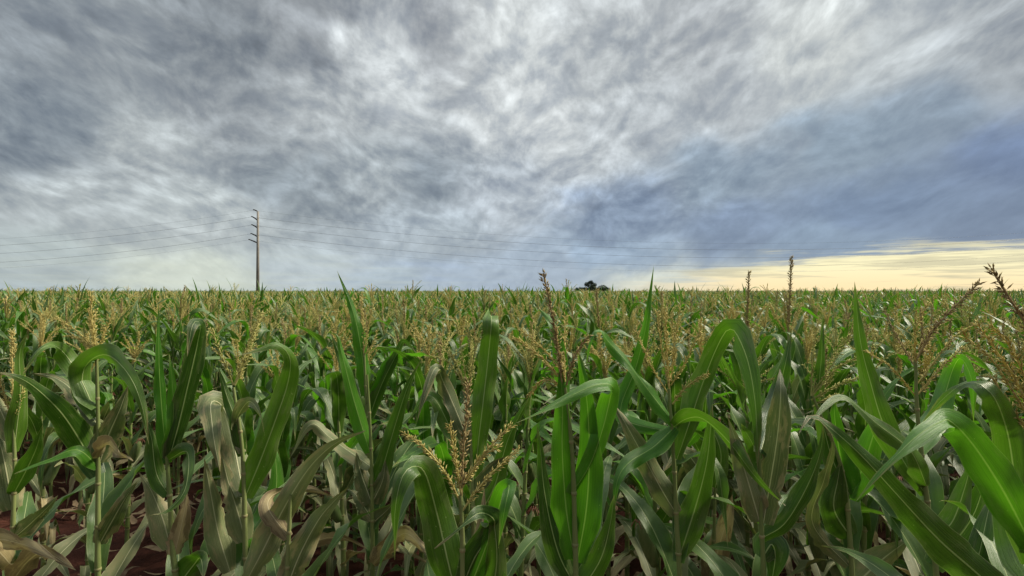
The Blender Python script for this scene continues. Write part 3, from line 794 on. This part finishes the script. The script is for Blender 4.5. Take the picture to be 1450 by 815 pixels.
hero('corn plant with one bright leaf tip poking up into the sky left of centre', 'plant with the leaf tip poking into the sky',
     [(524, 720), (520, 600), (516, 500)], 2.5,
     [([(518, 560), (512, 500), (500, 440), (477, 382)], 24, .2, 'vivid', {'tip': 1.6}), ([(520, 600), (500, 550), (480, 500), (468, 470)], 24, .3, 'green'),
      ([(520, 580), (550, 520), (575, 505), (600, 503, 2.3), (620, 506, 2.2)], 20, [.5, .9, 1.0, 1.0, 1.0], 'vivid'), ([(520, 600), (540, 545), (562, 500), (572, 482), (590, 500)], 24, .3, 'green')],
     [([(515, 505), (512, 460), (508, 420)], .006), ([(515, 505), (528, 485), (533, 468)], .004), ([(515, 505), (500, 480), (482, 486)], .004), ([(515, 500), (522, 460), (528, 430)], .004)], auto=LOW)

# --- left
hero('corn plant left of the pole with a rightward arching leaf and fan-like tan tassel', 'left plant with the fan tassel',
     [(141, 850), (140, 740), (140, 620), (137, 500)], 1.9,
     [([(140, 575), (120, 555), (118, 525), (132, 506, 1.85), (155, 503, 1.78), (182, 530, 1.72), (200, 570, 1.7), (212, 630, 1.7)], 38, [.9, .7, .6, .7, .6, .25, .2, .2], 'green'),
      ([(138, 590), (118, 540), (95, 503), (75, 488, 1.8), (55, 497, 1.75), (34, 530, 1.72)], 34, [.6, .5, .4, .7, .6, .5], 'green'),
      ([(140, 672), (118, 630), (88, 585, 1.8), (50, 548, 1.7), (20, 530, 1.62), (-10, 524, 1.6)], 42, [.1, .1, .1, .3, .8, .9], 'green'),
      ([(140, 648), (152, 630, 1.8), (168, 640, 1.7), (190, 652, 1.6)], 26, [.8, .8, .7, .7], 'dry'),
      ([(140, 660), (110, 636, 1.85), (68, 650, 1.8), (20, 670, 1.75)], 24, [.8, .8, .8, .8], 'vivid'),
      ([(142, 655), (155, 615), (170, 580), (182, 545)], 40, .1, 'dusty', {'base': .6}),
      ([(142, 770), (158, 740), (178, 705), (196, 680)], 34, .2, 'dusty'),
      ([(138, 600), (110, 560, 1.95), (80, 535, 2.0), (45, 527, 2.0)], 26, .5, 'dusty')],
     [([(136, 500), (134, 460), (133, 415)], .0055), ([(136, 498), (115, 470), (88, 450)], .0045), ([(136, 496), (110, 475), (100, 458)], .0045), ([(136, 498), (125, 465), (118, 440)], .0045),
      ([(137, 498), (145, 470), (152, 440)], .0045), ([(137, 500), (140, 460), (142, 436)], .0045), ([(136, 498), (108, 480), (80, 476)], .0045), ([(137, 498), (150, 480), (156, 462)], .0045)], auto=LOW)

hero('corn plant with a thin spear-like top leaf and thick green stalk, left of the pole', 'spear-topped plant',
     [(252, 850), (247, 790), (241, 700), (237, 645)], 1.75,
     [([(238, 655), (232, 600), (226, 520), (224, 430)], 20, .3, 'vivid', {'tip': 1.8}),
      ([(238, 655), (246, 590), (244, 540), (240, 500)], 22, .2, 'vivid'),
      ([(240, 650), (254, 600), (268, 540), (280, 485), (283, 460, 1.7), (273, 460, 1.65), (266, 505, 1.62)], 30, [.2, .15, .15, .2, .6, .3, .2], 'green', {'tip': 4}),
      ([(243, 775), (232, 735), (216, 695), (198, 668)], 42, .1, 'dusty', {'base': .5}),
      ([(240, 650), (266, 640, 1.7), (264, 690, 1.62), (240, 722, 1.58), (212, 730, 1.56)], 22, [.7, .5, .5, .8, .9], 'green'),
      ([(248, 785), (256, 750), (264, 710), (264, 690)], 34, .2, 'dry'),
      ([(240, 700), (222, 670), (215, 620), (206, 590)], 30, .3, 'green'),
      ([(252, 830), (275, 800), (285, 790, 1.7), (290, 820, 1.65)], 40, .2, 'green')],
     None, rad=.013, auto=LOW[:5])

hero('corn plant below the pole with two thick yellow tassel arms and big hooked leaf', 'plant with two yellow arms and the hooked leaf',
     [(351, 850), (348, 760), (344, 640), (331, 548)], 1.8,
     [([(347, 705), (368, 655), (392, 590), (408, 540), (410, 505, 1.75), (392, 487, 1.7), (365, 494, 1.68), (330, 504, 1.66)], 42, [.1, .1, .1, .2, .3, .7, .9, 1.1], 'green'),
      ([(344, 645), (336, 600), (322, 560), (309, 518)], 22, .2, 'green'),
      ([(346, 700), (325, 600, 1.9), (312, 572, 1.88), (299, 571, 1.8), (302, 612, 1.72), (312, 668, 1.7)], 40, [.3, .3, .5, .5, .1, .1], 'dusty', {'tip': 4}),
      ([(349, 765), (338, 725), (324, 680), (314, 640)], 38, .1, 'dusty', {'base': .7}),
      ([(345, 640), (334, 600), (352, 568, 1.7), (368, 585, 1.62), (376, 620, 1.6)], 22, .4, 'dusty'),
      ([(350, 765), (372, 740, 1.9), (392, 690, 1.95), (388, 620, 2.0)], 36, .1, 'vivid'),
      ([(327, 808), (312, 760), (300, 700), (290, 648)], 40, .1, 'dusty', {'base': .5})],
     [([(331, 545), (318, 505), (304, 465)], .0062), ([(332, 545), (345, 495), (360, 444)], .0068), ([(333, 545), (348, 500), (354, 460)], .005)], tmat='green_tassel', auto=LOW[:6])

hero('corn plant with long dull leaves sweeping up to the right, low left of centre', 'plant with long dull sweeping leaves',
     [(405, 880), (408, 800), (412, 700)], 1.7,
     [([(345, 830), (375, 775), (405, 715), (440, 660), (478, 625), (518, 608)], 46, [.1, .1, .1, .1, .3, .6], 'dusty', {'base': .4}),
      ([(400, 850), (425, 785), (452, 735), (475, 708), (496, 688)], 46, [.1, .1, .1, .2, .3], 'dusty', {'base': .6}),
      ([(410, 760), (380, 715), (400, 694, 1.8), (440, 692, 1.85), (475, 702, 1.85)], 28, [.3, .4, .7, .7, .7], 'dry'),
      ([(408, 800), (440, 770, 1.9), (480, 760, 1.95), (520, 775, 2.0)], 34, .5, 'dry')], None, auto=LOW[:5])

hero('corn plant with a slim jointed stalk and cupped pale leaf sheath left of centre', 'slim-stalked plant with the cupped sheath',
     [(528, 860), (528, 760), (526, 640), (520, 530)], 2.1,
     [([(527, 710), (540, 670), (560, 600), (578, 545), (596, 510)], 30, .2, 'green'), ([(527, 712), (512, 670), (505, 640)], 34, .1, 'dusty', {'base': .8}),
      ([(527, 712), (542, 680), (546, 650)], 30, .1, 'dusty', {'base': .8}), ([(528, 735), (505, 700), (490, 690)], 24, .4, 'dusty'), ([(528, 740), (550, 720), (565, 700)], 26, .4, 'dusty'),
      ([(524, 640), (500, 560), (484, 500), (478, 476), (466, 470)], 26, .2, 'vivid'), ([(525, 660), (470, 620, 2.2), (440, 600, 2.2), (410, 650, 2.2)], 26, .5, 'dusty'),
      ([(527, 800), (570, 755, 1.9), (600, 775, 1.8), (630, 800, 1.75)], 36, .3, 'dry')], None, rad=.010, auto=LOW[:5])

hero('corn plant cut by the left edge with dry ragged leaves near the soil', 'ragged left-edge plant',
     [(20, 850), (20, 760), (22, 660), (20, 600)], 2.0,
     [([(20, 720), (5, 640), (-10, 600)], 44, .1, 'dusty'), ([(20, 700), (50, 640, 1.95), (62, 600, 1.9)], 30, .3, 'green'), ([(20, 820), (60, 780, 1.8), (110, 806, 1.7)], 44, [.4, .6, .5], 'dry'),
      ([(18, 800), (-5, 765, 1.8), (40, 770, 1.7), (90, 795, 1.65)], 46, [.3, .5, .5, .5], 'dry'), ([(22, 760), (40, 745), (66, 720), (84, 700)], 28, .2, 'dusty'),
      ([(20, 620), (-10, 560), (-30, 540)], 34, .3, 'dusty'), ([(21, 640), (30, 560), (28, 500), (40, 470)], 26, .3, 'green')],
     [([(20, 600), (10, 540), (0, 470)], .005), ([(20, 600), (5, 520), (-8, 460)], .005), ([(20, 600), (30, 540), (10, 470)], .005)], auto=LOW[:5])

# ------------------------------------------------------------------ the rows behind
prototypes = []
for k in range(9):
    prototypes.append([(n, g.mesh(n), p) for n, g, p in plant_parts(100 + k, 2)])

def put_plant(k, loc, rz, sc, label, group, tilt=(0, 0)):
    o = link('corn_plant', None, None, loc); o.rotation_euler = (tilt[0], tilt[1], rz); o.scale = (sc[0], sc[0], sc[1]); o.empty_display_size = 0.1
    tag(o, label, 'corn plant', group)
    obs = []
    for n, me, p in prototypes[k]:
        q = link(n, me, obs[p] if p is not None else o)
        obs.append(q)
    return o

def height(y):
    return 0.91 + 0.055 * min(1, max(0, (y - 2.5) / 10)) - 0.020

# candidate places: rows across the view, a little askew
cands = []
skew = R(7)
row = 0
Yr = 2.15
while Yr < 62:
    n = int((Yr * 1.1 + 3) / 0.21)
    for i in range(-n, n + 1):
        lx = i * 0.21 + rng.uniform(-0.06, 0.06)
        x = lx * math.cos(skew)
        y = Yr + lx * math.sin(skew) * 0.35 + rng.uniform(-0.05, 0.05)
        if rng.random() < 0.07: continue
        cands.append((x, y))
    Yr += 0.50 + rng.uniform(-0.03, 0.03)
vis = []; rest = []
for x, y in cands:
    if y < 1.95: continue
    px = x / y * F + HX
    if px < 330 and y < 3.6 and rng.random() < 0.88: continue      # the bare patch at the left of the first rows
    if px < 330 and y < 4.8 and rng.random() < 0.45: continue
    if y < 2.6 and rng.random() < 0.30: continue
    if any(math.hypot(x - h[0][0], y - h[0][1]) < 0.16 for h in HEROES): continue
    if abs(x) > y * 0.93 + 2.2: continue
    if abs(px - HX) < 745 + 0.25 / y * F: vis.append((x, y))
    else: rest.append((x, y))
vis.sort(key=lambda q: q[0] ** 2 + q[1] ** 2)
N_IND = 285
ind, rest2 = vis[:N_IND], vis[N_IND:]
ORD = ['first', 'second', 'third', 'fourth', 'fifth', 'sixth', 'seventh', 'eighth', 'ninth', 'tenth'] + \
      ['eleventh', 'twelfth', 'thirteenth', 'fourteenth', 'fifteenth', 'sixteenth', 'seventeenth', 'eighteenth', 'nineteenth', 'twentieth']
hx = [(h[0][0] / h[0][1] * F + HX, h[1]) for h in HEROES]
count = {}
for x, y in ind:
    k = rng.randrange(len(prototypes))
    px = x / y * F + HX
    hname = min(hx, key=lambda h: abs(h[0] - px))[1]
    c = count.get(hname, 0); count[hname] = c + 1
    lab = '%s corn plant behind the %s' % (ORD[c], hname) if c < 20 else 'corn plant of the rows far behind the %s' % hname
    hh = height(y) * rng.uniform(0.94, 1.06)
    if rng.random() < 0.08: hh *= 1.09
    put_plant(k, (x, y, 0), rng.uniform(0, 6.28), (rng.uniform(0.92, 1.1), hh), lab, 'corn plants of the nearer rows', (rng.uniform(-.04, .04), rng.uniform(-.04, .04)))

# ------------------------------------------------------------------ the rest of the field: one object, its plants set out by geometry nodes
def unlinked(name, me):
    return bpy.data.objects.new(name, me)
PRO = []
for k in range(6): PRO.append(unlinked('corn_near', merged_mesh('corn_near', plant_parts(100 + k, 2))))
for k in range(8): PRO.append(unlinked('corn_mid', merged_mesh('corn_mid', plant_parts(300 + k, 1))))
for k in range(8): PRO.append(unlinked('corn_far', merged_mesh('corn_far', plant_parts(500 + k, 0))))
pts = []; rot = []; scl = []; idx = []
def addp(x, y, k, s, hz):
    pts.append((x, y, 0)); rot.append((rng.uniform(-.05, .05), rng.uniform(-.05, .05), rng.uniform(0, 6.28))); scl.append((s, s, hz)); idx.append(k)
for x, y in rest + rest2:
    d = math.hypot(x, y)
    k = rng.randrange(6) if d < 8 else (6 + rng.randrange(8) if d < 24 else 14 + rng.randrange(8))
    h = height(y) * rng.uniform(0.93, 1.07)
    if 6 < d < 40 and rng.random() < 0.08: h *= rng.uniform(1.04, 1.13)
    addp(x, y, k, rng.uniform(0.9, 1.1), h)
y = 62.0
while y < 420:
    st = 0.45 + (y - 62) * 0.004
    x = -y * 1.02
    while x < y * 1.02:
        addp(x + rng.uniform(-.2, .2), y + rng.uniform(-.3, .3), 14 + rng.randrange(8), rng.uniform(1.0, 1.25), height(y) * rng.uniform(0.92, 1.06) * (1.18 if rng.random() < 0.04 else 1))
        x += st
    y += 0.9 + (y - 62) * 0.02
me = bpy.data.meshes.new('corn_field')
me.from_pydata(pts, [], [])
a = me.attributes.new('rot', 'FLOAT_VECTOR', 'POINT'); a.data.foreach_set('vector', np.array(rot, np.float32).ravel())
a = me.attributes.new('scl', 'FLOAT_VECTOR', 'POINT'); a.data.foreach_set('vector', np.array(scl, np.float32).ravel())
a = me.attributes.new('pick', 'INT', 'POINT'); a.data.foreach_set('value', np.array(idx, np.int32))
field = tag(link('corn_field', me), 'dense rows of corn running back to the horizon behind the nearer plants', 'corn', kind='stuff')
gt = bpy.data.node_groups.new('plant_rows', 'GeometryNodeTree')
gt.interface.new_socket('Geometry', in_out='INPUT', socket_type='NodeSocketGeometry')
gt.interface.new_socket('Geometry', in_out='OUTPUT', socket_type='NodeSocketGeometry')
gi = gt.nodes.new('NodeGroupInput'); go = gt.nodes.new('NodeGroupOutput')
def attr(name, typ):
    n = gt.nodes.new('GeometryNodeInputNamedAttribute'); n.data_type = typ; n.inputs[0].default_value = name
    return n.outputs[0]
ar, as_, ai = attr('rot', 'FLOAT_VECTOR'), attr('scl', 'FLOAT_VECTOR'), attr('pick', 'INT')
join = gt.nodes.new('GeometryNodeJoinGeometry')
for k, o in enumerate(PRO):
    oi = gt.nodes.new('GeometryNodeObjectInfo'); oi.inputs['Object'].default_value = o; oi.inputs['As Instance'].default_value = False
    cm = gt.nodes.new('FunctionNodeCompare'); cm.data_type = 'INT'; cm.operation = 'EQUAL'
    ints = [s for s in cm.inputs if s.type == 'INT']
    gt.links.new(ai, ints[0]); ints[1].default_value = k
    ip = gt.nodes.new('GeometryNodeInstanceOnPoints')
    gt.links.new(gi.outputs[0], ip.inputs['Points']); gt.links.new(cm.outputs[0], ip.inputs['Selection'])
    gt.links.new(oi.outputs['Geometry'], ip.inputs['Instance'])
    er = gt.nodes.new('FunctionNodeEulerToRotation'); gt.links.new(ar, er.inputs[0]); gt.links.new(er.outputs[0], ip.inputs['Rotation'])
    gt.links.new(as_, ip.inputs['Scale'])
    gt.links.new(ip.outputs[0], join.inputs[0])
gt.links.new(join.outputs[0], go.inputs[0])
mod = field.modifiers.new('rows', 'NODES'); mod.node_group = gt
print('individuals', len(ind), 'field points', len(pts), 'reach', ind[-1])

# ------------------------------------------------------------------ fallen leaf scraps on the soil
g = Geo()
for i in range(1500):
    x = rng.uniform(-5, 5); y = rng.uniform(2.2, 7)
    a = rng.uniform(0, 6.28); L = rng.uniform(0.05, 0.26); w = rng.uniform(0.008, 0.05)
    d = np.array([math.cos(a), math.sin(a), 0]); s = np.array([-d[1], d[0], 0.0])
    c = np.array([x, y, 0.055])
    cur = [c + d * L * (t - .5) + np.array([0, 0, 0.03 * math.sin(t * 3.1 + i)]) + s * 0.02 * math.sin(t * 4 + i) for t in (0, .25, .5, .75, 1)]
    blade(g, np.array(cur), np.tile(s + np.array([0, 0, rng.uniform(-.5, .5)]), (5, 1)), w, 'litter', 3, 0.2, 0.0, i)
tag(link('leaf_litter', g.mesh('leaf_litter')), 'dry leaf scraps lying on the red soil', 'litter', kind='stuff')

# ------------------------------------------------------------------ power pole and its wires
PD = 84.0
base = P(365, 412, PD); base[2] = 0
pole = link('utility_pole', None, None, tuple(base))
tag(pole, 'slender grey concrete power pole standing alone in the corn left of centre', 'power pole')
ztop = EYE + (412 - 299) / F * PD
g = Geo(); tube(g, [(0, 0, -0.2), (0, 0, ztop * .5), (0, 0, ztop)], [0.27, 0.215, 0.16], 'concrete', 14, True)
link('pole_shaft', g.mesh('pole_shaft'), pole)
arms = [(298.5, 296.5, 6.0, 300), (311, 306, 8.5, 306), (322, 317.5, 8.5, 319), (334.5, 330, 9.5, 332), (343.5, 338.5, 12.5, 341)]
pxm = PD / F
attach = []
for (y0, y1, lx, wy) in arms:
    z0 = EYE + (412 - y0) * pxm; z1 = EYE + (412 - y1) * pxm
    g = Geo()
    tube(g, [(-0.1, -0.05, z0), (-lx * pxm * .5, -0.10, (z0 + z1) / 2), (-lx * pxm * .94, -0.15, z1 + (z0 - z1) * .06)], [0.10, 0.09, 0.08], 'steel', 6, True)
    ar_ = link('cross_arm', g.mesh('cross_arm'), pole)
    g = Geo()
    zz_ = z1
    tube(g, [(-lx * pxm, -0.15, zz_ + 0.02), (-lx * pxm, -0.15, zz_ - .02), (-lx * pxm, -0.15, zz_ - 0.05), (-lx * pxm, -0.15, zz_ - .08), (-lx * pxm, -0.15, zz_ - .11)], [.04, .07, .04, .07, .03], 'insulator', 8, True)
    link('insulator', g.mesh('insulator'), ar_)
    attach.append(np.array([base[0] - lx * pxm, base[1] - 0.15, z1 - 0.11]))
wn = ['topmost faint power wire at the tip of the pole', 'dark power wire hanging from the second arm of the pole', 'dark power wire hanging from the middle arm of the pole',
      'dark power wire hanging from the fourth arm of the pole', 'lowest faint power wire hanging from the longest arm of the pole']
for i, A in enumerate(attach):
    rad_ = (0.008, 0.0145, 0.0145, 0.0145, 0.007)[i]
    Bp = A + np.array([150.0, 6.0, 0.0]); Cp = A + np.array([-116.0, 0.0, 0.0])
    g = Geo()
    left = [Cp * (1 - t) + A * t - np.array([0, 0, 4 * 4.9 * t * (1 - t)]) for t in np.linspace(0, 1, 28)]
    right = [A * (1 - t) + Bp * t - np.array([0, 0, 4 * 4.8 * t * (1 - t)]) for t in np.linspace(0, 1, 36)][1:]
    tube(g, left + right, rad_, 'wire', 5)
    tag(link('power_wire', g.mesh('power_wire')), wn[i], 'power line', 'wires strung from the power pole')

# ------------------------------------------------------------------ the few trees on the horizon
def tree(px, d, top, wid, label, seed, lobes):
    rr = random.Random(seed)
    o = P(px, 412, d); o[2] = 0
    H = EYE + (412 - top) / F * d
    e = link('tree', None, None, tuple(o)); tag(e, label, 'tree', 'trees on the horizon')
    g = Geo(); tube(g, [(0, 0, -0.2), (0.1, 0, H * .35), (0.0, 0, H * .8)], [H * .035, H * .026, H * .01], 'bark', 7)
    for k in range(6):
        a = rr.uniform(0, 6.3); h = H * rr.uniform(.3, .6)
        tube(g, [(0, 0, h), (math.cos(a) * wid * .2, math.sin(a) * wid * .2, h + H * .1), (math.cos(a) * wid * .38, math.sin(a) * wid * .38, h + H * .16)], [H * .014, H * .01, H * .004], 'bark', 5)
    link('trunk', g.mesh('trunk'), e)
    g = Geo()
    for (lx, lz, lr) in lobes:
        cyy = rr.uniform(-.2, .2) * wid
        for i in range(330):
            v = norm(np.array([rr.gauss(0, 1), rr.gauss(0, 1), rr.gauss(0, 1)])) * (rr.random() ** 0.45)
            c = np.array([lx * wid, cyy, lz * H]) + v * np.array([lr * wid, lr * wid, lr * H * .8])
            s = rr.uniform(.22, .55); a1 = norm(np.array([rr.gauss(0, 1) for _ in range(3)])); a2 = norm(np.cross(a1, [rr.gauss(0, 1) for _ in range(3)]))
            g.add([c - a1 * s, c - a2 * s * .6, c + a1 * s, c + a2 * s * .6], [(0, 1, 2, 3)], None, 'foliage')
    link('crown', g.mesh('crown', False), e)
tree(837, 400, 397.5, 9.0, 'tallest dark tree of the clump on the horizon, with layered crown', 1, [(0, .88, .22), (-.3, .72, .24), (.22, .68, .26), (0, .5, .34), (.05, .3, .3)])
tree(853, 402, 403, 9, 'round dark tree at the right end of the horizon clump', 2, [(0, .66, .42), (.3, .5, .3), (-.3, .45, .32), (0, .3, .4)])
tree(825, 405, 405, 10.0, 'low spreading dark tree at the left end of the horizon clump', 3, [(-.15, .62, .38), (.25, .6, .36), (0, .35, .42), (-.4, .5, .25)])
tree(845, 408, 405.5, 7.5, 'small dark tree between the tallest and the round one on the horizon', 4, [(0, .6, .42), (.2, .4, .4), (-.2, .4, .4)])
